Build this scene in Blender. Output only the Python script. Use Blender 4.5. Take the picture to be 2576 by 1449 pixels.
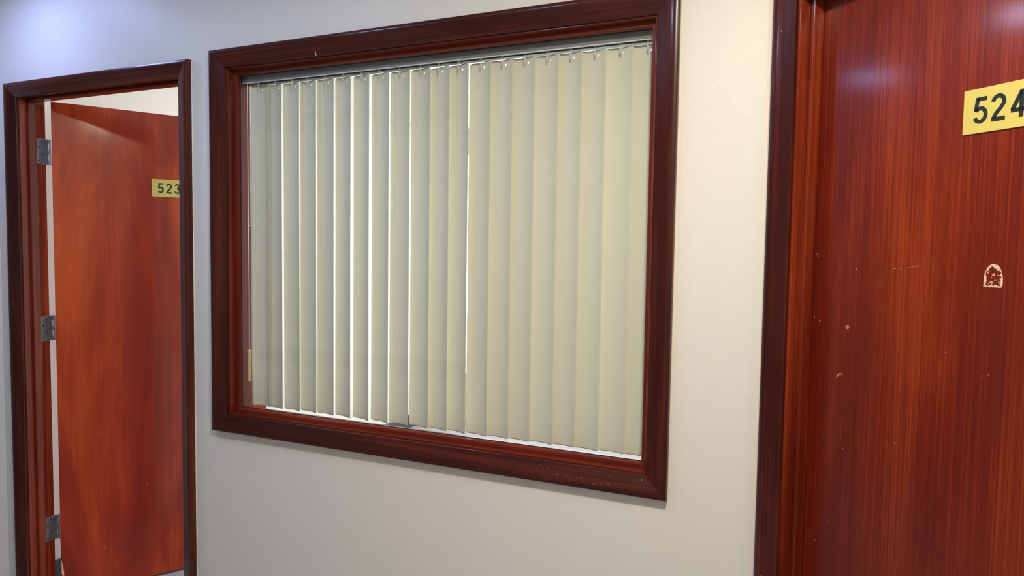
import bpy, bmesh, math, random
from mathutils import Vector, Matrix

# ------------------------------------------------------------------ clearing, camera, world, lights, exposure
sc = bpy.context.scene
for o in list(bpy.data.objects):
    bpy.data.objects.remove(o)
COL = sc.collection

cam_d = bpy.data.cameras.new('camera')
cam = bpy.data.objects.new('camera', cam_d)
COL.objects.link(cam)
cam_d.sensor_width = 36.0
cam_d.sensor_fit = 'HORIZONTAL'
cam_d.lens = 1681.52 / 2576 * 36.0
cam_d.clip_start = 0.02
right = Vector((0.92033361, 0.39085550, 0.01476555))
down = Vector((0.03498030, -0.04465018, -0.99839007))
fwd = Vector((-0.38956697, 0.91936844, -0.05476530))
m = Matrix.Identity(4)
for i in range(3):
    m[i][0] = right[i]; m[i][1] = -down[i]; m[i][2] = -fwd[i]
m[0][3], m[1][3], m[2][3] = 0.0, -1.62, 1.42
cam.matrix_world = m
sc.camera = cam

sc.view_settings.view_transform = 'Standard'
sc.view_settings.look = 'None'
sc.view_settings.gamma = 1.0
sc.view_settings.use_curve_mapping = False
sc.view_settings.exposure = 0.0

CEIL = 2.40
wd = bpy.data.worlds.new('overcast_sky'); sc.world = wd
wd.use_nodes = True
bg = wd.node_tree.nodes['Background']
bg.inputs['Color'].default_value = (0.92, 0.96, 1.0, 1)
bg.inputs['Strength'].default_value = 7.0


def area_light(name, loc, size, power, color, rot=(0, 0, 0), size_y=None, portal=False, spread=math.pi):
    l = bpy.data.lights.new(name, 'AREA')
    l.energy = power; l.color = color; l.spread = spread
    if size_y:
        l.shape = 'RECTANGLE'; l.size = size; l.size_y = size_y
    else:
        l.shape = 'DISK'; l.size = size
    if portal:
        l.cycles.is_portal = True
    o = bpy.data.objects.new(name, l); COL.objects.link(o)
    o.location = loc; o.rotation_euler = rot
    return o


# ceiling lamps of the corridor, the last one an added fill: (x, y, radius, watts, colour)
LAMPS = [(-2.52, -0.34, 0.13, 3.8, (0.42, 0.51, 1.0)),
         (-1.64, -0.80, 0.10, 5.0, (0.50, 0.66, 1.0)),
         (-0.02, -1.15, 0.10, 33.0, (1.0, 0.865, 0.66)),
         (-0.95, -1.04, 0.10, 4.0, (0.50, 0.68, 1.0))]  # added fill for the lower wall and slats, no known lamp
for i, (x, y, r, w, c) in enumerate(LAMPS):
    area_light('downlight_beam', (x, y, CEIL - 0.012), r * 1.8, w, c)
# added fill light in the room behind the window, for its wall
area_light('office_fill_beam', (-1.6, 1.6, CEIL - 0.02), 0.58, 12.0, (1.0, 0.95, 0.88), size_y=1.18)
# sky portal in the outside window of that room
area_light('sky_portal', (-1.35, 3.28, 1.30), 2.5, 1.0, (1, 1, 1), rot=(math.radians(-90), 0, 0), size_y=1.9, portal=True)

# ------------------------------------------------------------------ helpers
A45 = math.sqrt(0.5)


def FR(s, z, y):                       # window wall: s = x
    return Vector((s, y, z))


def DG(s, z, y):                       # 45 degree wall with the closed door
    return Vector((-0.069 + s * A45 + y * A45, -s * A45 + y * A45, z))


def DL(s, z, y):                       # 45 degree wall at the far left, mirrored
    return Vector((-2.85 - s * A45 - y * A45, -s * A45 + y * A45, z))


PIV = Vector((-2.708, 0.109))
TH = math.radians(58)


def LF(a, z, b):                       # open door leaf: a along leaf, b across (towards corridor side negative)
    return Vector((PIV.x + a * math.cos(TH) - b * math.sin(TH), PIV.y + a * math.sin(TH) + b * math.cos(TH), z))


def OP(s, z, y):                       # opposite wall, y grows into the wall behind the camera
    return Vector((s, -1.95 - y, z))


class MB:
    def __init__(s):
        s.v = []; s.f = []

    def add(s, vs, fs):
        k = len(s.v)
        s.v += [tuple(v) for v in vs]
        s.f += [tuple(i + k for i in f) for f in fs]

    def box(s, s0, s1, z0, z1, y0, y1, mp=FR):
        vs = [mp(a, b, c) for a in (s0, s1) for b in (z0, z1) for c in (y0, y1)]
        s.add(vs, [(0, 1, 3, 2), (4, 6, 7, 5), (0, 4, 5, 1), (2, 3, 7, 6), (0, 2, 6, 4), (1, 5, 7, 3)])

    def member(s, prof, p0, p1, inward, mp=FR, m0=True, m1=True):
        # prof: (w, y) closed outline; p0,p1: ends of the outer line in (s,z); inward unit vector; mitres
        p0 = Vector(p0); p1 = Vector(p1); d = (p1 - p0).normalized(); inw = Vector(inward)
        n = len(prof); vs = []
        for w, y in prof:
            q = p0 + inw * w + (d * w if m0 else d * 0)
            vs.append(mp(q.x, q.y, y))
        for w, y in prof:
            q = p1 + inw * w - (d * w if m1 else d * 0)
            vs.append(mp(q.x, q.y, y))
        fs = [(i, (i + 1) % n, (i + 1) % n + n, i + n) for i in range(n)]
        fs += [tuple(range(n)), tuple(range(2 * n - 1, n - 1, -1))]
        s.add(vs, fs)

    def tube(s, pts, r, seg=8, caps=True):
        pts = [Vector(p) for p in pts]; n = len(pts); vs = []
        for i, p in enumerate(pts):
            t = (pts[min(i + 1, n - 1)] - pts[max(i - 1, 0)]).normalized()
            ref = Vector((0, 0, 1)) if abs(t.z) < 0.9 else Vector((1, 0, 0))
            u = t.cross(ref).normalized(); w = t.cross(u)
            rr = r[i] if isinstance(r, (list, tuple)) else r
            for k in range(seg):
                a = 2 * math.pi * k / seg
                vs.append(p + (u * math.cos(a) + w * math.sin(a)) * rr)
        fs = []
        for i in range(n - 1):
            for k in range(seg):
                k2 = (k + 1) % seg
                fs.append((i * seg + k, i * seg + k2, (i + 1) * seg + k2, (i + 1) * seg + k))
        if caps:
            fs += [tuple(range(seg - 1, -1, -1)), tuple((n - 1) * seg + k for k in range(seg))]
        s.add(vs, fs)

    def sphere(s, c, r, seg=8, rings=5):
        c = Vector(c)
        pts = []; rad = []
        for i in range(rings + 1):
            a = math.pi * i / rings
            pts.append(c + Vector((0, 0, math.cos(a) * r))); rad.append(max(math.sin(a) * r, r * 0.02))
        vs = []
        for p, q in zip(pts, rad):
            for k in range(seg):
                b = 2 * math.pi * k / seg
                vs.append(p + Vector((math.cos(b), math.sin(b), 0)) * q)
        fs = [(i * seg + k, (i + 1) * seg + k, (i + 1) * seg + (k + 1) % seg, i * seg + (k + 1) % seg) for i in range(rings) for k in range(seg)]
        s.add(vs, fs)

    def poly(s, pts2, y0, y1, mp=FR):   # extruded 2D polygon (s,z)
        n = len(pts2)
        vs = [mp(a, b, y0) for a, b in pts2] + [mp(a, b, y1) for a, b in pts2]
        fs = [tuple(range(n)), tuple(range(2 * n - 1, n - 1, -1))] + [(i, i + n, (i + 1) % n + n, (i + 1) % n) for i in range(n)]
        s.add(vs, fs)

    def build(s, name, mat, parent=None, base=None, bevel=0.0, smooth=False, angle=35, seg=2):
        me = bpy.data.meshes.new(name)
        base = Vector(base) if base is not None else (Vector(parent['_b']) if parent is not None else Vector((0, 0, 0)))
        me.from_pydata([tuple(Vector(v) - base) for v in s.v], [], s.f)
        bm = bmesh.new(); bm.from_mesh(me)
        bmesh.ops.remove_doubles(bm, verts=bm.verts, dist=1e-6)
        bmesh.ops.recalc_face_normals(bm, faces=bm.faces)
        if smooth:
            for f in bm.faces: f.smooth = True
            for e in bm.edges:
                if len(e.link_faces) == 2 and e.calc_face_angle(0) > math.radians(angle): e.smooth = False
        bm.to_mesh(me); bm.free()
        me.materials.append(mat)
        o = bpy.data.objects.new(name, me); COL.objects.link(o)
        if parent is not None:
            o.parent = parent
            o.location = base - Vector(parent['_b'])
        else:
            o.location = base
        o['_b'] = tuple(base)
        if bevel > 0:
            md = o.modifiers.new('bevel', 'BEVEL'); md.width = bevel; md.segments = seg; md.limit_method = 'ANGLE'; md.angle_limit = math.radians(40)
            md.harden_normals = False
        return o


def empty(name, base):
    o = bpy.data.objects.new(name, None); COL.objects.link(o)
    o.location = base; o['_b'] = tuple(base); o.empty_display_size = 0.1
    return o


def tag(o, label=None, cat=None, group=None, kind=None):
    if label: o['label'] = label
    if cat: o['category'] = cat
    if group: o['group'] = group
    if kind: o['kind'] = kind
    return o


# ------------------------------------------------------------------ materials
def new_mat(name):
    mt = bpy.data.materials.new(name); mt.use_nodes = True
    nt = mt.node_tree
    return mt, nt, nt.nodes['Principled BSDF']


def N(nt, t, **kw):
    n = nt.nodes.new(t)
    for k, v in kw.items(): setattr(n, k, v)
    return n


def wood(name, dark, mid, light, axis='Z', rough=0.30, coat=0.5, blotch=0.5, fine=1.0, broad=0.42, diag=False, seed=0.0, bump=0.15):
    mt, nt, p = new_mat(name); L = nt.links.new
    tc = N(nt, 'ShaderNodeTexCoord')
    along = {'X': (0.5, 30, 30), 'Z': (30, 30, 0.5)}[axis]

    def noise(scale, mul, detail, dist=0.0):
        mp = N(nt, 'ShaderNodeMapping'); L(tc.outputs['Object'], mp.inputs[0])
        mp.inputs['Scale'].default_value = tuple(a * b for a, b in zip(along, mul))
        mp.inputs['Location'].default_value = (seed, seed * 1.7, seed * 0.6)
        n = N(nt, 'ShaderNodeTexNoise'); L(mp.outputs[0], n.inputs['Vector'])
        n.inputs['Scale'].default_value = scale; n.inputs['Detail'].default_value = detail
        n.inputs['Roughness'].default_value = 0.6; n.inputs['Distortion'].default_value = dist
        return n.outputs['Fac']
    g1 = noise(1.0, (1.3, 1.3, 1.3), 5, 0.6)
    g2 = noise(1.0, (13, 13, 3.5) if axis == 'Z' else (3.5, 13, 13), 4, 0.15)
    g3 = noise(1.0, (34, 34, 9) if axis == 'Z' else (9, 34, 34), 3)
    bl = noise(1.0, (0.16, 0.16, 1.6) if axis == 'Z' else (1.6, 0.16, 0.16), 3, 0.8)

    def math_(op, a, b):
        n = N(nt, 'ShaderNodeMath', operation=op)
        for i, q in enumerate((a, b)):
            if isinstance(q, (int, float)): n.inputs[i].default_value = q
            else: L(q, n.inputs[i])
        return n.outputs[0]
    s = math_('ADD', math_('MULTIPLY', g1, broad), math_('MULTIPLY', g2, 0.34 * fine))
    s = math_('ADD', s, math_('MULTIPLY', g3, 0.16 * fine))
    s = math_('ADD', s, math_('MULTIPLY', bl, blotch))
    tot = broad + 0.50 * fine + blotch
    s = math_('DIVIDE', s, tot)
    r = N(nt, 'ShaderNodeValToRGB'); L(s, r.inputs[0])
    e = r.color_ramp.elements
    e[0].position = 0.38; e[0].color = (*dark, 1)
    e[1].position = 0.62; e[1].color = (*light, 1)
    k = e.new(0.5); k.color = (*mid, 1)
    L(r.outputs[0], p.inputs['Base Color'])
    p.inputs['Roughness'].default_value = rough
    p.inputs['Specular IOR Level'].default_value = 0.25
    p.inputs['Coat Weight'].default_value = coat
    p.inputs['Coat Roughness'].default_value = 0.12
    b = N(nt, 'ShaderNodeBump'); b.inputs['Strength'].default_value = bump; b.inputs['Distance'].default_value = 0.0006
    L(g2, b.inputs['Height']); L(b.outputs[0], p.inputs['Normal']); 
    b2 = N(nt, 'ShaderNodeBump'); b2.inputs['Strength'].default_value = bump * 0.5; b2.inputs['Distance'].default_value = 0.0005
    L(g2, b2.inputs['Height']); L(b2.outputs[0], p.inputs['Coat Normal'])
    return mt


def plain(name, col, rough=0.5, metal=0.0, noise=0.0, scale=40, bump=0.0, spec=0.5, coat=0.0):
    mt, nt, p = new_mat(name); L = nt.links.new
    p.inputs['Base Color'].default_value = (*col, 1)
    p.inputs['Roughness'].default_value = rough; p.inputs['Metallic'].default_value = metal
    p.inputs['Specular IOR Level'].default_value = spec
    p.inputs['Coat Weight'].default_value = coat
    if noise or bump:
        tc = N(nt, 'ShaderNodeTexCoord'); n = N(nt, 'ShaderNodeTexNoise')
        L(tc.outputs['Object'], n.inputs['Vector']); n.inputs['Scale'].default_value = scale; n.inputs['Detail'].default_value = 6
        if noise:
            r = N(nt, 'ShaderNodeValToRGB'); L(n.outputs['Fac'], r.inputs[0])
            r.color_ramp.elements[0].position = 0.35; r.color_ramp.elements[1].position = 0.65
            r.color_ramp.elements[0].color = (*[c * (1 - noise) for c in col], 1)
            r.color_ramp.elements[1].color = (*[min(1, c * (1 + noise)) for c in col], 1)
            L(r.outputs[0], p.inputs['Base Color'])
        if bump:
            b = N(nt, 'ShaderNodeBump'); b.inputs['Strength'].default_value = bump; b.inputs['Distance'].default_value = 0.001
            L(n.outputs['Fac'], b.inputs['Height']); L(b.outputs[0], p.inputs['Normal'])
    return mt


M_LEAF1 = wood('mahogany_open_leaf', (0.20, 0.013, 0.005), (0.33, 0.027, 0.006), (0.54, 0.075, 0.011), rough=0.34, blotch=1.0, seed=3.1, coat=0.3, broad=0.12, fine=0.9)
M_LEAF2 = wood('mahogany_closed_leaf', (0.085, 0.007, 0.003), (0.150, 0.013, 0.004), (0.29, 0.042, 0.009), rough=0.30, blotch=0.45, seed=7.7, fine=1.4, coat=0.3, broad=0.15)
M_TRIMV = wood('dark_mahogany_upright', (0.018, 0.003, 0.003), (0.048, 0.006, 0.004), (0.145, 0.024, 0.010), rough=0.30, blotch=0.6, seed=1.3, coat=0.25)
M_TRIMH = wood('dark_mahogany_rail', (0.018, 0.003, 0.003), (0.048, 0.006, 0.004), (0.145, 0.024, 0.010), axis='X', rough=0.30, blotch=0.5, seed=5.3, coat=0.25)
M_BEADV = wood('orange_stained_bead_upright', (0.060, 0.006, 0.004), (0.15, 0.016, 0.006), (0.34, 0.055, 0.014), rough=0.32, blotch=0.4, seed=2.2, coat=0.25)
M_BEADH = wood('orange_stained_bead_rail', (0.060, 0.006, 0.004), (0.15, 0.016, 0.006), (0.34, 0.055, 0.014), axis='X', rough=0.32, blotch=0.4, seed=2.9, coat=0.25)


def wall_mat(name, col):
    mt, nt, p = new_mat(name); L = nt.links.new
    p.inputs['Base Color'].default_value = (*col, 1)
    p.inputs['Roughness'].default_value = 0.42
    p.inputs['Specular IOR Level'].default_value = 0.35
    tc = N(nt, 'ShaderNodeTexCoord')
    n = N(nt, 'ShaderNodeTexNoise'); L(tc.outputs['Object'], n.inputs['Vector'])
    n.inputs['Scale'].default_value = 170; n.inputs['Detail'].default_value = 4; n.inputs['Roughness'].default_value = 0.55
    b = N(nt, 'ShaderNodeBump'); b.inputs['Strength'].default_value = 0.22; b.inputs['Distance'].default_value = 0.0015
    L(n.outputs['Fac'], b.inputs['Height']); L(b.outputs[0], p.inputs['Normal'])
    return mt


M_WALL = wall_mat('cream_wall_paint', (0.765, 0.76, 0.74))
M_OPP = wall_mat('darkened_wall_paint', (0.46, 0.45, 0.43))  # wall behind the camera, darkened to return less fill light
M_ROOMWALL = wall_mat('office_wall_paint', (0.72, 0.70, 0.66))
M_CEIL = plain('ceiling_paint', (0.80, 0.79, 0.76), 0.8, bump=0.2, scale=120)
M_DARKCARPET = plain('darkened_corridor_carpet', (0.30, 0.30, 0.32), 0.95, noise=0.35, scale=220)  # unseen floor, darkened to throw less light up onto the trims
M_CAULK = plain('white_caulk', (0.82, 0.74, 0.68), 0.6)
M_BASE = plain('slate_cove_base', (0.045, 0.065, 0.085), 0.5)
M_METAL = plain('brushed_steel', (0.42, 0.41, 0.42), 0.36, metal=0.85, noise=0.08, scale=60)
M_SCREW = plain('dark_screw', (0.06, 0.06, 0.06), 0.4, metal=0.8)
M_DARK = plain('dark_edge', (0.03, 0.012, 0.01), 0.6)
M_PLATE = plain('yellow_plastic_plate', (0.64, 0.54, 0.14), 0.30)
M_DIGIT = plain('black_green_digit', (0.012, 0.018, 0.014), 0.4)
M_RAIL = plain('grey_headrail_enamel', (0.22, 0.225, 0.235), 0.4)
M_LIP = plain('lit_lip_and_stamp_white', (0.75, 0.74, 0.70), 0.4)  # white holds the room light on the headrail's lower edge; also the stamp
M_TRACK = plain('track_slot_shade', (0.03, 0.035, 0.035), 0.5)  # near-black for the shade inside the track slot
M_CHAIN = plain('white_bead_plastic', (0.82, 0.79, 0.74), 0.35)
M_WEIGHT = plain('cream_brass_weight', (0.72, 0.60, 0.34), 0.30, coat=0.3)
M_MARK = plain('pale_residue', (0.66, 0.45, 0.36), 0.7, noise=0.45, scale=450)
M_CHIP = plain('raw_wood_chip', (0.50, 0.17, 0.10), 0.7)
M_SCUFF = plain('salmon_scratch', (0.56, 0.24, 0.17), 0.7)
M_RAW = plain('bare_splinter_wood', (0.80, 0.52, 0.32), 0.7)
M_FLECK = plain('white_paint_fleck', (0.75, 0.62, 0.55), 0.6)
M_SMUDGE = plain('pencil_smudge', (0.20, 0.18, 0.15), 0.8)
M_GASKET = plain('black_glazing_seal', (0.02, 0.02, 0.02), 0.5)
M_FRAMEWHITE = plain('white_window_frame', (0.75, 0.75, 0.74), 0.5)

# carpet
M_CARPET, nt, p = new_mat('speckled_grey_carpet')
tc = N(nt, 'ShaderNodeTexCoord'); n = N(nt, 'ShaderNodeTexNoise'); nt.links.new(tc.outputs['Object'], n.inputs['Vector'])
n.inputs['Scale'].default_value = 260; n.inputs['Detail'].default_value = 3
r = N(nt, 'ShaderNodeValToRGB'); nt.links.new(n.outputs['Fac'], r.inputs[0])
r.color_ramp.elements[0].position = 0.40; r.color_ramp.elements[0].color = (0.13, 0.125, 0.135, 1)
r.color_ramp.elements[1].position = 0.60; r.color_ramp.elements[1].color = (0.62, 0.60, 0.60, 1)
nt.links.new(r.outputs[0], p.inputs['Base Color']); p.inputs['Roughness'].default_value = 0.95
b = N(nt, 'ShaderNodeBump'); nt.links.new(n.outputs['Fac'], b.inputs['Height']); b.inputs['Strength'].default_value = 0.5
nt.links.new(b.outputs[0], p.inputs['Normal'])

# blind slats: cream fabric, part of the light passes through
M_SLAT = bpy.data.materials.new('cream_blind_fabric'); M_SLAT.use_nodes = True
nt = M_SLAT.node_tree; nt.nodes.clear(); L = nt.links.new
out = N(nt, 'ShaderNodeOutputMaterial'); mix = N(nt, 'ShaderNodeMixShader'); mix.inputs[0].default_value = 0.13
df = N(nt, 'ShaderNodeBsdfPrincipled'); df.inputs['Roughness'].default_value = 0.55; df.inputs['Specular IOR Level'].default_value = 0.3
tr = N(nt, 'ShaderNodeBsdfTranslucent')
tc = N(nt, 'ShaderNodeTexCoord'); mp = N(nt, 'ShaderNodeMapping'); mp.inputs['Scale'].default_value = (20, 20, 700)
n = N(nt, 'ShaderNodeTexNoise'); L(tc.outputs['Object'], mp.inputs[0]); L(mp.outputs[0], n.inputs['Vector']); n.inputs['Scale'].default_value = 1
r = N(nt, 'ShaderNodeValToRGB'); L(n.outputs['Fac'], r.inputs[0])
r.color_ramp.elements[0].color = (0.80, 0.78, 0.66, 1); r.color_ramp.elements[1].color = (0.86, 0.84, 0.715, 1)
L(r.outputs[0], df.inputs['Base Color']); tr.inputs['Color'].default_value = (0.80, 0.78, 0.70, 1)
L(df.outputs[0], mix.inputs[1]); L(tr.outputs[0], mix.inputs[2]); L(mix.outputs[0], out.inputs[0])

# clear plastic hangers
M_CLEAR = bpy.data.materials.new('clear_hanger_plastic'); M_CLEAR.use_nodes = True
nt = M_CLEAR.node_tree; nt.nodes.clear(); L = nt.links.new
out = N(nt, 'ShaderNodeOutputMaterial'); mix = N(nt, 'ShaderNodeMixShader'); mix.inputs[0].default_value = 0.55
tb = N(nt, 'ShaderNodeBsdfTransparent'); tb.inputs['Color'].default_value = (0.9, 0.9, 0.88, 1)
pb = N(nt, 'ShaderNodeBsdfPrincipled'); pb.inputs['Base Color'].default_value = (0.88, 0.86, 0.78, 1); pb.inputs['Roughness'].default_value = 0.2
L(tb.outputs[0], mix.inputs[1]); L(pb.outputs[0], mix.inputs[2]); L(mix.outputs[0], out.inputs[0])

# window glass: thin sheet, transparent + sharp fresnel reflection
M_GLASS = bpy.data.materials.new('clear_window_glass'); M_GLASS.use_nodes = True
nt = M_GLASS.node_tree; nt.nodes.clear(); L = nt.links.new
out = N(nt, 'ShaderNodeOutputMaterial'); mix = N(nt, 'ShaderNodeMixShader')
# two-surface Schlick reflectance, the same from either side of the sheet
ge = N(nt, 'ShaderNodeNewGeometry'); dt = N(nt, 'ShaderNodeVectorMath', operation='DOT_PRODUCT')
L(ge.outputs['Incoming'], dt.inputs[0]); L(ge.outputs['Normal'], dt.inputs[1])
m1 = N(nt, 'ShaderNodeMath', operation='ABSOLUTE'); L(dt.outputs['Value'], m1.inputs[0])
m2 = N(nt, 'ShaderNodeMath', operation='SUBTRACT'); m2.inputs[0].default_value = 1.0; L(m1.outputs[0], m2.inputs[1])
m3 = N(nt, 'ShaderNodeMath', operation='POWER'); L(m2.outputs[0], m3.inputs[0]); m3.inputs[1].default_value = 5.0
fr = N(nt, 'ShaderNodeMath', operation='MULTIPLY_ADD'); L(m3.outputs[0], fr.inputs[0]); fr.inputs[1].default_value = 0.90; fr.inputs[2].default_value = 0.085
tb = N(nt, 'ShaderNodeBsdfTransparent'); tb.inputs['Color'].default_value = (0.95, 0.97, 0.96, 1)
gl = N(nt, 'ShaderNodeBsdfGlossy'); gl.inputs['Roughness'].default_value = 0.0
L(fr.outputs[0], mix.inputs[0]); L(tb.outputs[0], mix.inputs[1]); L(gl.outputs[0], mix.inputs[2]); L(mix.outputs[0], out.inputs[0])


def emissive(name, col, strength):
    mt, nt, p = new_mat(name)
    p.inputs['Base Color'].default_value = (0.8, 0.8, 0.8, 1)
    p.inputs['Emission Color'].default_value = (*col, 1); p.inputs['Emission Strength'].default_value = strength
    return mt


# ------------------------------------------------------------------ walls, floor, ceiling
WT = 0.094
ZJ = 1.974
w = MB()
w.box(-2.85, -2.736, 0, CEIL, 0, WT)
w.box(-2.736, -1.864, ZJ + 0.021, CEIL, 0, WT)
w.box(-1.864, -1.694, 0, CEIL, 0, WT)
w.box(-1.694, -0.305, 0, 0.862, 0, WT)
w.box(-1.694, -0.305, 2.001, CEIL, 0, WT)
w.box(-0.305, 0.02, 0, CEIL, 0, WT)
tag(w.build('wall_back', M_WALL, base=(-1.4, 0, 0)), kind='structure')

w = MB()
w.box(0.0, 0.064, 0, CEIL, 0, WT, DG)
w.box(0.064, 0.916, ZJ + 0.021, CEIL, 0, WT, DG)
w.box(0.916, 1.60, 0, CEIL, 0, WT, DG)
tag(w.build('wall_right', M_WALL, base=DG(0.8, 0, 0)), kind='structure')
w = MB()
w.box(0.0, 0.70, 0, CEIL, 0, WT, DL)
w.box(0.70, 1.55, ZJ + 0.021, CEIL, 0, WT, DL)
w.box(1.55, 1.60, 0, CEIL, 0, WT, DL)
tag(w.build('wall_left', M_WALL, base=DL(0.8, 0, 0)), kind='structure')
w = MB()
w.box(1.0623, 1.16, 0, CEIL, -1.95, -1.13)
tag(w.build('wall_far_right', M_WALL, base=(1.1, -1.5, 0)), kind='structure')
w = MB()
w.box(-4.08, -3.9813, 0, CEIL, -1.95, -1.13)
tag(w.build('wall_far_left', M_WALL, base=(-4.0, -1.5, 0)), kind='structure')
w = MB()
w.box(-4.08, -3.84, 0, CEIL, 0, 0.1, OP)
w.box(-3.84, -1.80, 0, 0.66, 0, 0.1, OP)
w.box(-3.84, -1.80, 2.29, CEIL, 0, 0.1, OP)
w.box(-1.80, 1.16, 0, CEIL, 0, 0.1, OP)
tag(w.build('wall_opposite', M_OPP, base=(-1.4, -1.95, 0)), kind='structure')
w = MB(); w.box(-4.6, 1.6, -0.06, 0, -2.3, 0.045)
tag(w.build('floor', M_DARKCARPET, base=(-1.4, -1.0, 0)), kind='structure')
w = MB(); w.box(-4.6, 1.6, -0.06, 0, 0.045, 3.5)
tag(w.build('floor_office', M_CARPET, base=(-1.4, 1.8, 0)), kind='structure')
w = MB(); w.box(-4.6, 1.6, CEIL, CEIL + 0.06, -2.3, 3.5)
tag(w.build('ceiling', M_CEIL, base=(-1.4, 0, CEIL)), kind='structure')

# office behind the window
w = MB(); w.box(-2.90, -2.80, 0, CEIL, WT, 3.3)
tag(w.build('wall_office_left', M_ROOMWALL, base=(-2.85, 1.5, 0)), kind='structure')
w = MB(); w.box(0.02, 0.12, 0, CEIL, 0.0945, 3.3)
tag(w.build('wall_office_right', M_ROOMWALL, base=(0.07, 1.5, 0)), kind='structure')
w = MB()
w.box(-2.90, -2.60, 0, CEIL, 3.3, 3.42); w.box(-0.10, 0.12, 0, CEIL, 3.3, 3.42)
w.box(-2.60, -0.10, 0, 0.35, 3.3, 3.42); w.box(-2.60, -0.10, 2.25, CEIL, 3.3, 3.42)
tag(w.build('wall_office_far', M_ROOMWALL, base=(-1.4, 3.3, 0)), kind='structure')
w = MB(); w.box(-2.7995, -2.790, 0.0, 0.108, WT + 0.001, 3.299)
tag(w.build('baseboard_office_left', M_BASE, base=(-2.795, 1.5, 0), bevel=0.002), kind='structure')

# ------------------------------------------------------------------ trims
PROF = [(0, 0), (0, -0.0185), (0.002, -0.0215), (0.006, -0.0228), (0.012, -0.0224), (0.020, -0.0205),
        (0.032, -0.0160), (0.044, -0.0115), (0.050, -0.0095), (0.053, -0.0085), (0.054, -0.0070), (0.054, 0)]


def door_trim(name, s0, s1, ztop, mp, fl=True):
    base = mp((s0 + s1) / 2, 0, 0)
    root = empty(name, base); tag(root, kind='structure')
    a = MB(); a.member(PROF, (s0, 0), (s0, ztop), (1, 0), mp, m0=False); a.build('casing', M_TRIMV, root, smooth=True)
    a = MB(); a.member(PROF, (s1, 0), (s1, ztop), (-1, 0), mp, m0=False); a.build('casing', M_TRIMV, root, smooth=True)
    a = MB(); a.member(PROF, (s0, ztop), (s1, ztop), (0, -1), mp); a.build('casing', M_TRIMH, root, smooth=True)
    j0, j1, jt = s0 + 0.059, s1 - 0.059, ztop - 0.049 - 0.0
    jt = ZJ
    a = MB(); a.box(j0 - 0.019, j0, 0, jt + 0.019, 0.0005, WT + 0.001, mp); a.build('jamb', M_BEADV, root, bevel=0.0015)
    a = MB(); a.box(j1, j1 + 0.019, 0, jt + 0.019, 0.0005, WT + 0.001, mp); a.build('jamb', M_BEADV, root, bevel=0.0015)
    a = MB(); a.box(j0, j1, jt, jt + 0.019, 0.0005, WT + 0.001, mp); a.build('head_jamb', M_BEADH, root, bevel=0.0015)
    a = MB(); a.box(j0, j0 + 0.012, 0, jt - 0.012, 0.027, 0.055, mp); a.build('door_stop', M_BEADV, root, bevel=0.003)
    a = MB(); a.box(j1 - 0.012, j1, 0, jt - 0.012, 0.027, 0.055, mp); a.build('door_stop', M_BEADV, root, bevel=0.003)
    a = MB(); a.box(j0, j1, jt - 0.012, jt, 0.027, 0.055, mp); a.build('door_stop', M_BEADH, root, bevel=0.003)
    return root


t1 = door_trim('trim_1', -2.774, -1.826, 2.023, FR)
t2 = door_trim('trim_2', 0.026, 0.954, 2.023, DG)
t3 = door_trim('trim_3', 0.66, 1.59, 2.023, DL)

# ragged caulk beside the casings
random.seed(4)


def caulk(root, s, sgn, z0, z1, mp, wmax=0.0035, horiz=False):
    a = MB(); n = int((z1 - z0) / 0.02); pts = []
    for i in range(n + 1):
        q = z0 + (z1 - z0) * i / n
        wv = wmax * (0.25 + 0.75 * abs(math.sin(i * 0.9 + math.sin(i * 0.37) * 3)) * random.uniform(0.5, 1))
        pts.append((q, wv))
    vs = []; fs = []
    for q, wv in pts:
        if horiz: vs += [mp(q, s, 0.0002), mp(q, s, -0.0035), mp(q, s + sgn * wv, -0.0005)]
        else: vs += [mp(s, q, 0.0002), mp(s, q, -0.0035), mp(s + sgn * wv, q, -0.0005)]
    for i in range(n):
        k = i * 3
        fs += [(k + 1, k + 4, k + 5, k + 2), (k, k + 2, k + 5, k + 3)]
    a.add(vs, fs); return a.build('caulk_bead', M_CAULK, root)


caulk(t1, -1.8262, 1, 0.0, 2.02, FR)
caulk(t1, 2.0232, 1, -2.774, -1.83, FR, 0.004, horiz=True)

a = MB(); a.box(-0.0750, -0.0660, 0.0, CEIL, -0.0008, 0.0)
a.build('caulk_bead', M_CAULK, t2)

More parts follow.
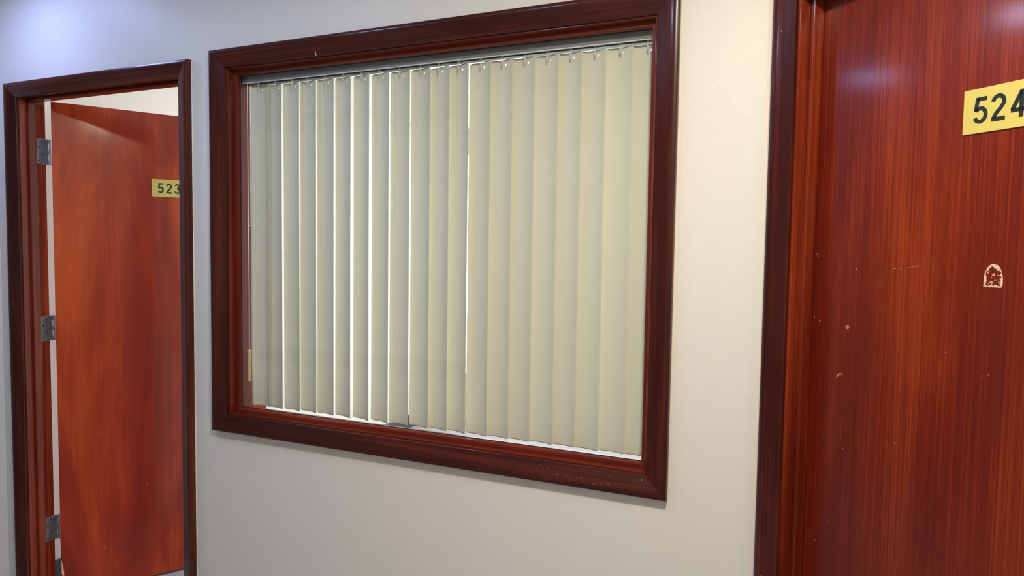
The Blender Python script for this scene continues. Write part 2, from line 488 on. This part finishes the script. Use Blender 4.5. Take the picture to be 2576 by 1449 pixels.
# ------------------------------------------------------------------ door 523 (open)
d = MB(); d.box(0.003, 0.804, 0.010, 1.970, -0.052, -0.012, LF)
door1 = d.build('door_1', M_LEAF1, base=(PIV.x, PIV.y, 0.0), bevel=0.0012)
tag(door1, kind='structure')
for zc in (1.781, 1.089, 0.282):
    a = MB()
    # jamb plate with rounded corners, on the jamb face (x = -2.715)
    pts = []
    y0, y1, z0, z1, r = 0.055, 0.1035, zc - 0.0492, zc + 0.0492, 0.006
    for cy_, cz_, a0 in ((y0 + r, z0 + r, 180), (y1, z0, None), (y1, z1, None), (y0 + r, z1 - r, 90)):
        if a0 is None: pts.append((cy_, cz_))
        else:
            for k in range(5):
                t = math.radians(a0 + 90 * k / 4); pts.append((cy_ + r * math.cos(t), cz_ + r * math.sin(t)))
    n = len(pts)
    vs = [(-2.7125, yy, zz) for yy, zz in pts] + [(-2.7152, yy, zz) for yy, zz in pts]
    a.add(vs, [tuple(range(n)), tuple(range(2 * n - 1, n - 1, -1))] + [(i, i + n, (i + 1) % n + n, (i + 1) % n) for i in range(n)])
    hg = a.build('hinge', M_METAL, door1, base=(-2.714, 0.08, zc), bevel=0.0004)
    hg['label'] = 'brushed steel butt hinge'
    k = MB()
    for j in range(5):
        za = zc - 0.0492 + j * 0.0984 / 5
        px, py = PIV.x - 0.001, PIV.y + 0.001
        k.tube([(px, py, za + 0.0008), (px, py, za + 0.0984 / 5 - 0.0008)], 0.0058, 14)
        if j % 2 == 0: k.box(-2.7135, -2.7105, za + 0.0008, za + 0.0984 / 5 - 0.0008, 0.1034, 0.106)
    k.tube([(PIV.x - 0.001, PIV.y + 0.001, zc - 0.0500), (PIV.x - 0.001, PIV.y + 0.001, zc + 0.0500)], 0.0035, 10)
    k.build('knuckle', M_METAL, hg, smooth=True)
    k = MB(); k.box(0.0012, 0.0032, zc - 0.0492, zc + 0.0492, -0.048, -0.002, LF); k.build('leaf_plate', M_METAL, hg)
    for j, (yy, zz) in enumerate(((0.080, 0.036), (0.067, 0.013), (0.080, -0.013), (0.067, -0.036))):
        k = MB(); k.tube([(-2.7126, yy, zc + zz), (-2.7117, yy, zc + zz)], 0.0032, 10); k.tube([(-2.7118, yy, zc + zz), (-2.7114, yy, zc + zz)], 0.0013, 6)
        k.build('screw', M_SCREW, hg)

# small worn marks on the open leaf
a = MB()


def fleck(mb, s, z, ds, dz, mp, y, ang=0.0):
    n = 6; pts = []
    for i in range(n):
        t = 2 * math.pi * i / n; q = random.uniform(0.7, 1.15)
        u_, v_ = ds * math.cos(t) * q, dz * math.sin(t) * q
        pts.append((s + u_ * math.cos(ang) - v_ * math.sin(ang), z + u_ * math.sin(ang) + v_ * math.cos(ang)))
    mb.poly(pts, y, y - 0.0003, mp)


for s_, z_, ds, dz, an in ((0.1546, 0.177, 0.0015, 0.006, 0.1), (0.1265, 0.249, 0.001, 0.002, 0), (0.205, 0.30, 0.0012, 0.0012, 0), (0.31, 0.41, 0.001, 0.006, 0),
                           (0.27, 0.17, 0.001, 0.0015, 0), (0.206, 1.897, 0.0018, 0.0018, 0), (0.236, 1.917, 0.002, 0.002, 0), (0.295, 1.93, 0.001, 0.001, 0),
                           (0.15, 0.925, 0.013, 0.0006, 0.5), (0.135, 0.912, 0.008, 0.0005, 0.2), (0.165, 0.655, 0.018, 0.0006, 0.08), (0.142, 0.66, 0.0005, 0.02, 0.2),
                           (0.009, 0.36, 0.001, 0.002, 0), (0.011, 0.44, 0.001, 0.002, 0)):
    fleck(a, s_, z_, ds, dz, LF, -0.052, an)
tag(a.build('worn_fleck', M_CHIP, door1), kind='stuff')
a = MB(); a.poly([(0.003, 0.165), (0.006, 0.150), (0.010, 0.125), (0.0125, 0.105), (0.011, 0.085), (0.008, 0.070), (0.0075, 0.095), (0.004, 0.105), (0.0045, 0.13)], -0.052, -0.0524, LF)
a.build('splintered_edge', M_RAW, door1)

# ------------------------------------------------------------------ door 524 (closed)
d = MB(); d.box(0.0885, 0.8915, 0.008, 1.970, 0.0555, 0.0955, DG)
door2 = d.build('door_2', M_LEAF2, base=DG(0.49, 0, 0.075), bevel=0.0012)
tag(door2, kind='structure')
YF = 0.0555
a = MB()
for s_, z_, ds, dz, an in ((0.2026, 1.395, 0.004, 0.0008, 0.5), (0.203, 1.3935, 0.0008, 0.0035, 0.6), (0.2711, 1.395, 0.001, 0.0008, 0), (0.2869, 1.3975, 0.0035, 0.0006, 0.1), (0.3009, 1.3986, 0.003, 0.0007, 0.6),
                           (0.3149, 1.4003, 0.003, 0.0006, 0.3), (0.3236, 1.4021, 0.003, 0.0006, 0.2), (0.3323, 1.4031, 0.004, 0.0007, 0.35),
                           (0.1152, 1.2812, 0.0022, 0.0022, 0), (0.100, 1.287, 0.0008, 0.003, 0.5), (0.3944, 1.2524, 0.001, 0.0014, 0), (0.4079, 1.2554, 0.0006, 0.0012, 0),
                           (0.4586, 1.2215, 0.0006, 0.003, -0.3), (0.4696, 1.2249, 0.0006, 0.0025, 0.4), (0.1025, 1.4216, 0.0006, 0.006, 0.7), (0.1877, 1.022, 0.001, 0.0015, 0),
                           (0.3048, 1.065, 0.0008, 0.003, 0.4), (0.157, 0.856, 0.0025, 0.0007, -0.6), (0.1144, 0.805, 0.0008, 0.0012, 0), (0.1271, 0.8035, 0.0007, 0.0018, 0),
                           (0.1945, 0.724, 0.0024, 0.0012, -0.6), (0.1006, 0.700, 0.0009, 0.0009, 0), (0.285, 1.452, 0.0012, 0.001, 0), (0.43, 1.40, 0.0008, 0.001, 0)):
    fleck(a, s_, z_, ds, dz, DG, YF, an)
tag(a.build('worn_fleck', M_SCUFF, door2), kind='stuff')
a = MB()
a.poly([(0.1862 + 0.0047 * math.cos(t * math.pi / 6), 1.275 + 0.0047 * math.sin(t * math.pi / 6)) for t in range(12)], YF, YF - 0.0003, DG)
a.poly([(0.1625, 1.1645), (0.1660, 1.1730), (0.1710, 1.1775), (0.1765, 1.1785), (0.1785, 1.1735), (0.1775, 1.1730), (0.1755, 1.1755), (0.1725, 1.1745), (0.1690, 1.1700)], YF, YF - 0.0003, DG)
a.build('bare_wood_chip', M_CHIP, door2)

# arched glue residue left by a removed fitting
random.seed(11)
outer = []; inner = []
S0, Z0, W2, HH = 0.4683, 1.3721, 0.0152, 0.0389
NP = 44
for i in range(NP):
    t = i / NP
    if t < 0.22:
        u_ = t / 0.22; q = (-1 + 2 * u_, 0.0); nrm = (0, 1)
    else:
        u_ = (t - 0.22) / 0.78; ang = -0.15 + u_ * (math.pi + 0.3)
        hx = math.cos(max(0, min(math.pi, ang)))
        q = (math.cos(ang) if 0 <= ang <= math.pi else (1 if ang < 0 else -1), 0.0)
        zz = 0.30 + 0.70 * math.sin(ang) if 0 <= ang <= math.pi else 0.30 + (ang * 2.0 if ang < 0 else (math.pi - ang) * 2.0)
        q = (q[0], max(0.0, zz)); 
    sx = S0 + q[0] * W2 - 0.002 * q[1] * 0; zx = Z0 + q[1] * HH
    outer.append((sx, zx))
    f_ = random.uniform(0.64, 0.93)
    cxs, czs = S0, Z0 + HH * 0.42
    inner.append((cxs + (sx - cxs) * f_, czs + (zx - czs) * f_))
a = MB(); vs = [DG(s_, z_, YF - 0.0004) for s_, z_ in outer] + [DG(s_, z_, YF - 0.0004) for s_, z_ in inner] + [DG(s_, z_, YF) for s_, z_ in outer]
a.add(vs, [(i, (i + 1) % NP, (i + 1) % NP + NP, i + NP) for i in range(NP)] + [(i, i + 2 * NP, (i + 1) % NP + 2 * NP, (i + 1) % NP) for i in range(NP)])
for i in range(14):
    fleck(a, S0 + random.uniform(-0.009, 0.009), Z0 + random.uniform(0.004, 0.026), random.uniform(0.0006, 0.0012), random.uniform(0.0008, 0.002), DG, YF, random.uniform(-1, 1))
gm = a.build('glue_residue', M_MARK, door2)
gm['label'] = 'arched patch of whitish dried glue'

# small paint flecks on the closed door's casing
a = MB()
for s_, z_ in ((0.045, 0.86), (0.040, 0.79), (0.052, 1.9), (0.048, 0.70)):
    fleck(a, s_, z_, 0.0006, 0.002, DG, -0.0195)
tag(a.build('paint_fleck', M_FLECK, t2), kind='stuff')

# ------------------------------------------------------------------ the third door on the far left wall (seen only in reflections)
d = MB(); d.box(0.7215, 1.5285, 0.008, 1.970, 0.0555, 0.0955, DL)
door3 = d.build('door_3', M_LEAF2, base=DL(1.12, 0, 0.075), bevel=0.0012)
tag(door3, kind='structure')

# ------------------------------------------------------------------ number plates
T_ = 0.150


def arc(cx, cz, rx, rz, a0, a1, n=16):
    return [(cx + rx * math.cos(math.radians(a0 + (a1 - a0) * i / n)), cz + rz * math.sin(math.radians(a0 + (a1 - a0) * i / n))) for i in range(n + 1)]


GL = {
    '5': [[(0.515, 0.925), (0.135, 0.925)], [(0.175, 0.985), (0.105, 0.475)], arc(0.275, 0.325, 0.205, 0.250, 142, -158, 22)],
    '2': [arc(0.275, 0.700, 0.195, 0.225, 172, -22, 16) + [(0.36, 0.47), (0.20, 0.28), (0.105, 0.10)], [(0.035, 0.075), (0.525, 0.075)]],
    '3': [arc(0.265, 0.735, 0.175, 0.190, 165, -95, 16), arc(0.265, 0.300, 0.205, 0.225, 95, -165, 18)],
    '4': [[(0.375, 0.93), (0.075, 0.30)], [(0.030, 0.285), (0.545, 0.285)], [(0.385, 1.0), (0.385, 0.0)]],
}


def digit(ch, s0, z0, hgt, mp, y):
    a = MB()
    for pts in GL[ch]:
        n = len(pts); L_ = []; R_ = []
        for i, p_ in enumerate(pts):
            q0 = pts[max(i - 1, 0)]; q1 = pts[min(i + 1, n - 1)]
            dx, dz = q1[0] - q0[0], q1[1] - q0[1]; l = math.hypot(dx, dz)
            nx, nz = -dz / l * T_ / 2, dx / l * T_ / 2
            L_.append((p_[0] + nx, p_[1] + nz)); R_.append((p_[0] - nx, p_[1] - nz))
        vs = [mp(s0 + q[0] * hgt, z0 + q[1] * hgt, y - 0.0004) for q in L_] + [mp(s0 + q[0] * hgt, z0 + q[1] * hgt, y - 0.0004) for q in R_]
        vs += [mp(s0 + q[0] * hgt, z0 + q[1] * hgt, y) for q in L_] + [mp(s0 + q[0] * hgt, z0 + q[1] * hgt, y) for q in R_]
        fs = [(i, i + 1, i + 1 + n, i + n) for i in range(n - 1)]
        fs += [(i, i + 2 * n, i + 1 + 2 * n, i + 1) for i in range(n - 1)] + [(i + n, i + 1 + n, i + 1 + 3 * n, i + 3 * n) for i in range(n - 1)]
        fs += [(0, n, 3 * n, 2 * n), (n - 1, 3 * n - 1, 4 * n - 1, 2 * n - 1)]
        a.add(vs, fs)
    return a


def plate(txt, s0, s1, z0, z1, starts, zt, hgt, mp, y, label):
    a = MB(); a.box(s0, s1, z0, z1, y - 0.0028, y, mp)
    o = a.build('number_plate', M_PLATE, base=mp((s0 + s1) / 2, (z0 + z1) / 2, y), bevel=0.0006)
    tag(o, label, 'sign')
    for ch, s_ in zip(txt, starts):
        digit(ch, s_, zt, hgt, mp, y - 0.0028).build('digit', M_DIGIT, o)


plate('523', 0.3430, 0.4800, 1.6270, 1.6995, (0.3650, 0.3965, 0.4285), 1.6420, 0.0420, LF, -0.052, 'small yellow plate reading 523 on the open wooden door')
plate('524', 0.4060, 0.5450, 1.6300, 1.7045, (0.4225, 0.4515, 0.4820), 1.6455, 0.0440, DG, YF, 'yellow plate reading 524 on the closed wooden door at the right edge')

# ------------------------------------------------------------------ the interior window: frame and glass
X0, X1, ZB, ZT = -1.732, -0.2673, 0.824, 2.039
win = empty('window_1', ((X0 + X1) / 2, 0, ZB)); tag(win, kind='structure')
for nm, p0, p1, inw, mt in (('casing', (X0, ZB), (X0, ZT), (1, 0), M_TRIMV), ('casing', (X1, ZB), (X1, ZT), (-1, 0), M_TRIMV),
                            ('casing', (X0, ZT), (X1, ZT), (0, -1), M_TRIMH), ('casing', (X0, ZB), (X1, ZB), (0, 1), M_TRIMH)):
    a = MB(); a.member(PROF, p0, p1, inw, FR); a.build(nm, mt, win, smooth=True)
caulk(win, X1 + 0.0002, 1, ZB, ZT, FR, 0.0028)
caulk(win, X0 - 0.0002, -1, ZB, ZT, FR, 0.0012)
a0, a1, b0, b1 = X0 + 0.059, X1 - 0.059, ZB + 0.059, ZT - 0.059
for nm, bx, mt in (('jamb', (a0 - 0.019, a0, b0, b1), M_BEADV), ('jamb', (a1, a1 + 0.019, b0, b1), M_BEADV),
                   ('head_jamb', (a0 - 0.019, a1 + 0.019, b1, b1 + 0.019), M_BEADH), ('sill', (a0 - 0.019, a1 + 0.019, b0 - 0.019, b0), M_BEADH)):
    a = MB(); a.box(*bx, 0.0005, WT + 0.002); a.build(nm, mt, win, bevel=0.0012)
BP = [(0, 0.0235), (0.008, 0.0235), (0.0115, 0.0250), (0.0135, 0.0285), (0.0135, 0.0375), (0, 0.0375)]
for p0, p1, inw, mt in (((a0, b0), (a0, b1), (1, 0), M_BEADV), ((a1, b0), (a1, b1), (-1, 0), M_BEADV),
                        ((a0, b1), (a1, b1), (0, -1), M_BEADH), ((a0, b0), (a1, b0), (0, 1), M_BEADH)):
    a = MB(); a.member(BP, p0, p1, inw, FR); a.build('glazing_bead', mt, win, smooth=True)
a = MB(); a.box(a0 + 0.0005, a1 - 0.0005, b0 + 0.0005, b1 - 0.0005, 0.0378, 0.0382)
# single sheet facing the corridor (thin glass)
a = MB(); a.add([FR(a0 + 0.001, b0 + 0.001, 0.040), FR(a1 - 0.001, b0 + 0.001, 0.040), FR(a1 - 0.001, b1 - 0.001, 0.040), FR(a0 + 0.001, b1 - 0.001, 0.040)], [(0, 1, 2, 3)])
a.build('glass_pane', M_GLASS, win)
a = MB()
SP = [(0, 0.0376), (0.0150, 0.0376), (0.0150, 0.0398), (0, 0.0398)]
for p0, p1, inw in (((a0, b0), (a0, b1), (1, 0)), ((a1, b0), (a1, b1), (-1, 0)), ((a0, b1), (a1, b1), (0, -1)), ((a0, b0), (a1, b0), (0, 1))):
    a.member(SP, p0, p1, inw, FR)
a.build('glazing_seal', M_GASKET, win)
# etched stamp in the corner of the glass
a = MB(); random.seed(5)
for row, (zz, wd_) in enumerate(((1.9125, 0.008), (1.9075, 0.012), (1.904, 0.010))):
    for i in range(9):
        s_ = -0.3705 + (i - 4) / 4 * wd_
        fleck(a, s_, zz + random.uniform(-0.0008, 0.0008), 0.0006, random.uniform(0.0004, 0.0012), FR, 0.0396, random.uniform(-0.8, 0.8))
a.poly([(-0.3730, 1.8975), (-0.3705, 1.8905), (-0.3680, 1.8975), (-0.3690, 1.8975), (-0.3705, 1.8930), (-0.3720, 1.8975)], 0.0396, 0.0393)
tag(a.build('etched_stamp', M_LIP, win), kind='stuff')
# paint flecks on the bottom casing
a = MB(); random.seed(21)


def cas_y(w_):
    for (w0, y0_), (w1, y1_) in zip(PROF[1:], PROF[2:]):
        if w0 <= w_ <= w1 and w1 > w0: return y0_ + (y1_ - y0_) * (w_ - w0) / (w1 - w0)
    return -0.01


for s_, z_ in [(-0.3725, 0.8627), (-0.3792, 0.8435), (-0.607, 0.8347), (-0.5503, 0.8475), (-0.4351, 0.8716), (-0.5678, 0.868)] + \
        [(random.uniform(-0.62, -0.40), random.uniform(0.834, 0.868)) for i in range(22)]:
    yy = cas_y(z_ - ZB)
    fleck(a, s_, z_, 0.0006, 0.0007, FR, yy - 0.0004)
fleck(a, -0.3285, 0.8652, 0.0004, 0.004, FR, cas_y(0.041) - 0.0006)
tag(a.build('paint_fleck', M_FLECK, win), kind='stuff')
a = MB(); a.tube([(-1.3185, -0.012, 1.998), (-1.3165, -0.0155, 1.992), (-1.3145, -0.016, 1.986), (-1.3125, -0.0125, 1.982)], [0.0008, 0.0018, 0.0018, 0.0008], 8)
a.build('adhesive_hook', M_CLEAR, win, smooth=True)

# ------------------------------------------------------------------ vertical blind
YB = 0.075
vb = empty('vertical_blind', (-1.0, YB, 1.98))
tag(vb, 'cream vertical blind hanging inside the wood-framed window behind the glass', 'blind')
a = MB()
xa, xb = a0 + 0.004, a1 - 0.004
HP = [(0.055, 1.9485), (0.055, 1.9785), (0.095, 1.9785), (0.095, 1.9485), (0.086, 1.9485), (0.086, 1.954), (0.064, 1.954), (0.064, 1.9485)]
nv = len(HP)
a.add([Vector((x, y, z)) for x in (xa, xb) for y, z in HP], [(i, (i + 1) % nv, (i + 1) % nv + nv, i + nv) for i in range(nv)] + [tuple(range(nv - 1, -1, -1)), tuple(range(nv, 2 * nv))])
hr = a.build('headrail', M_RAIL, vb)
a = MB(); a.box(xa, xb, 1.9462, 1.9488, 0.0540, 0.0572); a.build('lit_headrail_lip', M_LIP, hr)  # white strip paints in the light caught by the rail's lower edge
a = MB(); a.box(xa, xb, 1.9446, 1.9535, 0.066, 0.086); a.build('slot_shade_strip', M_TRACK, hr)  # solid dark strip stands in for the shade in the slot

clip_x = [-1.6102, -1.5405, -1.4751, -1.4143, -1.3474, -1.2806, -1.2127, -1.1493, -1.0794, -1.0087, -0.9502, -0.8868, -0.8178, -0.753, -0.6866, -0.6231, -0.5581, -0.4929, -0.4264, -0.3569]
phis = [-1, 9, 11, 11.5, 10.75, 17.25, 18.5, 15.75, 11.25, 14.75, 15.5, 17.5, 13.75, 9, 9, 9, 9, 9, 9, 9]
slat_x = [-1.6095, -1.5532, -1.4823, -1.4162, -1.3501, -1.2835, -1.2163, -1.1484, -1.0800, -1.0106, -0.9484, -0.8874, -0.8212, -0.7574, -0.6933, -0.6266, -0.5633, -0.4991, -0.4299, -0.3636]
SW = 0.0765


def slat_mesh(xc, phi, zb, zt, bow=0.0080, hole=0.0):
    ph = math.radians(phi); c, s_ = math.cos(ph), math.sin(ph)
    h0 = (hole - 0.0018 - xc) / c / SW; h1 = (hole + 0.0018 - xc) / c / SW
    us = sorted([u_ for u_ in [-0.5 + i / 14 for i in range(15)] if abs(u_ - (h0 + h1) / 2) > 0.045] + [h0, h1])
    zs = [zb, zb + 0.003, zb + 0.006] + [zb + 0.006 + (1.915 - zb - 0.006) * i / 6 for i in range(1, 7)] + [1.9245, 1.9300, zt - 0.006, zt - 0.003, zt]
    rc = 0.006
    verts = []; faces = []
    for z in zs:
        for u_ in us:
            # rounded corners: squeeze width near the ends
            hw = SW / 2
            ins = 0.0
            for ze in (zb, zt):
                dz = abs(z - ze)
                if dz < rc: ins = max(ins, rc - math.sqrt(max(0, rc * rc - (rc - dz) ** 2)))
            xx = u_ * 2 * (hw - ins) if abs(u_) > 0.45 else u_ * 2 * hw
            yy = bow * (1 - (xx / hw) ** 2)
            verts.append((xc + xx * c + yy * s_, YB - xx * s_ + yy * c - bow * 0.5, z))
    nu = len(us); ih = us.index(h0); jz = zs.index(1.9245)
    for j in range(len(zs) - 1):
        for i in range(nu - 1):
            if j == jz and i == ih: continue       # punched hook hole
            faces.append((j * nu + i, j * nu + i + 1, (j + 1) * nu + i + 1, (j + 1) * nu + i))
    return verts, faces


random.seed(8)
for i, (xc, ph) in enumerate(zip(clip_x, phis)):
    zb = 0.8975 + random.uniform(-0.0008, 0.0008); zt = 1.9412 + random.uniform(-0.0008, 0.0008)
    a = MB(); v_, f_ = slat_mesh(slat_x[i], ph, zb, zt, hole=xc + 0.0050); a.add(v_, f_)
    o = a.build('slat', M_SLAT, vb, base=(xc, YB, zt), smooth=True, angle=60)
    md = o.modifiers.new('thickness', 'SOLIDIFY'); md.thickness = 0.0007; md.offset = 0
    # hanger: carrier head, stem and hooked tip
    h_ = MB(); xs = xc; yf = YB - 0.0070
    h_.poly([(xs - 0.0055, 1.9525), (xs + 0.0065, 1.9525), (xs + 0.0065, 1.9490), (xs + 0.0035, 1.9462), (xs + 0.0030, 1.9440), (xs - 0.0028, 1.9440), (xs - 0.0035, 1.9475)], yf - 0.0035, yf + 0.0015)
    h_.poly([(xs - 0.0030, 1.9445), (xs + 0.0026, 1.9445), (xs + 0.0026, 1.9240), (xs + 0.0015, 1.9215), (xs - 0.0020, 1.9215), (xs - 0.0030, 1.9240)], yf - 0.0030, yf - 0.0012)
    h_.poly([(xs + 0.0055, 1.9520), (xs + 0.0120, 1.9520), (xs + 0.0120, 1.9475), (xs + 0.0095, 1.9475), (xs + 0.0085, 1.9450), (xs + 0.0050, 1.9440), (xs + 0.0045, 1.9465)], yf, yf + 0.004)
    h_.build('hanger', M_CLEAR, o, bevel=0.0005, seg=1)
    hk = MB(); hk.tube([(xs + 0.0005, yf - 0.0025, 1.9270), (xs + 0.0010, yf - 0.0034, 1.9235), (xs + 0.0018, yf - 0.0028, 1.9210)], [0.0016, 0.0024, 0.0012], 8)
    hk.build('hook_tip', M_CLEAR, o, smooth=True)

# beaded control chain (two strands joined at the bottom), cord and weight
k = MB(); z = 1.944
yc = 0.0645
while z > 1.496:
    k.sphere((-1.6552, yc, z), 0.0015, 6, 4); k.sphere((-1.6500, yc + 0.006, z + 0.0015), 0.0015, 6, 4)
    z -= 0.0039
for t in range(5):
    an = math.pi * t / 4
    k.sphere((-1.6526 - 0.0026 * math.cos(an), yc + 0.003 - 0.003 * math.cos(an), 1.4945 - 0.003 * math.sin(an)), 0.0015, 6, 4)
k.tube([(-1.6552, yc, 1.944), (-1.6552, yc, 1.4945)], 0.0005, 5); k.tube([(-1.6500, yc + 0.006, 1.944), (-1.6500, yc + 0.006, 1.4945)], 0.0005, 5)
k.build('control_chain', M_CHAIN, vb, smooth=True)
k = MB(); k.tube([(-1.6535, 0.0625, 1.946), (-1.6530, 0.0625, 1.5), (-1.6522, 0.0625, 1.30), (-1.6526, 0.0625, 1.080)], 0.0012, 8)
k.build('pull_cord', M_CHAIN, vb, smooth=True)
k = MB(); k.tube([(-1.6530, 0.0625, 1.0815), (-1.6530, 0.0625, 1.0800), (-1.6530, 0.0625, 1.0745), (-1.6530, 0.0625, 1.0735), (-1.6530, 0.0625, 0.9800), (-1.6530, 0.0625, 0.9785)], [0.0050, 0.0064, 0.0064, 0.0056, 0.0056, 0.0050], 16)
k.build('cord_weight', M_WEIGHT, vb, smooth=True)
# scuffs on the blind
a = MB(); random.seed(3)
for s_, z_, ds, dz in ((-0.593, 1.735, 0.0008, 0.004), (-0.562, 1.74, 0.0005, 0.002), (-0.527, 1.612, 0.0014, 0.0008), (-0.793, 1.497, 0.0008, 0.0014), (-0.535, 1.56, 0.0006, 0.0014), (-0.49, 1.862, 0.0006, 0.0006)):
    fleck(a, s_, z_, ds, dz, FR, YB - 0.0120, 0.2)
tag(a.build('scuff', M_SMUDGE, vb), kind='stuff')

# ------------------------------------------------------------------ outside window of the office
ow = empty('window_2', (-1.35, 3.3, 0.35)); tag(ow, kind='structure')
for bx in ((-2.60, -2.55, 0.35, 2.25), (-0.15, -0.10, 0.35, 2.25), (-2.55, -0.15, 0.35, 0.40), (-2.55, -0.15, 2.20, 2.25), (-1.77, -1.73, 0.40, 2.20), (-0.97, -0.93, 0.40, 2.20)):
    a = MB(); a.box(*bx, 3.33, 3.38); a.build('window_frame', M_FRAMEWHITE, ow, bevel=0.002)
a = MB(); a.add([FR(-2.55, 0.40, 3.355), FR(-0.15, 0.40, 3.355), FR(-0.15, 2.20, 3.355), FR(-2.55, 2.20, 3.355)], [(0, 1, 2, 3)])
a.build('glass_pane', M_GLASS, ow)

# window opposite, behind the camera (reflected in the glass)
w3 = empty('window_3', (-2.82, -1.95, 0.66)); tag(w3, kind='structure')
PR3 = [(0, 0), (0, -0.02), (0.11, -0.02), (0.11, 0.0)]
for p0, p1, inw, mt in (((-3.90, 0.62), (-3.90, 2.33), (1, 0), M_TRIMV), ((-1.74, 0.62), (-1.74, 2.33), (-1, 0), M_TRIMV),
                        ((-3.90, 2.33), (-1.74, 2.33), (0, -1), M_TRIMH), ((-3.90, 0.62), (-1.74, 0.62), (0, 1), M_TRIMH)):
    a = MB(); a.member(PR3, p0, p1, inw, OP); a.build('casing', mt, w3)
a = MB(); a.add([OP(-3.80, 0.70, 0.04), OP(-1.84, 0.70, 0.04), OP(-1.84, 2.25, 0.04), OP(-3.80, 2.25, 0.04)], [(0, 1, 2, 3)]); a.build('glass_pane', M_GLASS, w3)
a = MB(); a.box(-3.84, -1.80, 0.66, 2.29, 0.16, 0.18, OP); a.build('back_panel', M_RAIL, w3)
vb2 = empty('vertical_blind', (-2.82, -2.03, 2.25))
tag(vb2, 'cream vertical blind in the window of the opposite wall, behind the camera', 'blind')
a = MB(); a.box(-3.82, -1.82, 2.235, 2.275, 0.06, 0.10, OP); a.build('headrail', M_RAIL, vb2)
x = -3.79
first = None
while x < -1.85:
    if first is None:
        a = MB(); a.box(x - 0.036, x + 0.036, 0.72, 2.23, 0.078, 0.079, OP); first = a.build('slat', M_SLAT, vb2); xf = x
    else:
        c_ = first.copy(); COL.objects.link(c_); c_.parent = vb2; c_.location = Vector(first.location) + Vector((x - xf, 0, 0))
    x += 0.079

# ------------------------------------------------------------------ ceiling lamps
for i, (x, y, r, w_, c) in enumerate(LAMPS):
    dl = empty('downlight', (x, y, CEIL))
    tag(dl, ['small cool white downlight in the ceiling above the open door', 'wide cool white downlight in the middle of the ceiling',
             'warm white downlight in the ceiling before the closed door', 'added cool fill downlight in the ceiling in front of the blinds'][i], 'ceiling light')
    a = MB(); a.tube([(x, y, CEIL - 0.0005), (x, y, CEIL - 0.008)], [r + 0.012, r + 0.008], 32); a.build('rim', M_FRAMEWHITE, dl, smooth=True)
    a = MB(); a.tube([(x, y, CEIL - 0.0082), (x, y, CEIL - 0.0105)], [r, r * 0.98], 32)
    a.build('diffuser', emissive('lamp_glow', c, 6.0), dl, smooth=True)
dl = empty('office_fill_panel', (-1.6, 1.6, CEIL)); tag(dl, 'added rectangular fill panel in the ceiling of the room behind the window', 'ceiling light')  # added to brighten the office wall, no known panel there
a = MB(); a.box(-1.92, -1.28, CEIL - 0.012, CEIL - 0.0005, 0.98, 2.22); a.build('rim', M_FRAMEWHITE, dl)
a = MB(); a.box(-1.90, -1.30, CEIL - 0.014, CEIL - 0.0122, 1.0, 2.2); a.build('diffuser', emissive('fill_panel_glow', (1, 0.96, 0.9), 5.0), dl)

for o in bpy.data.objects:
    if '_b' in o: del o['_b']
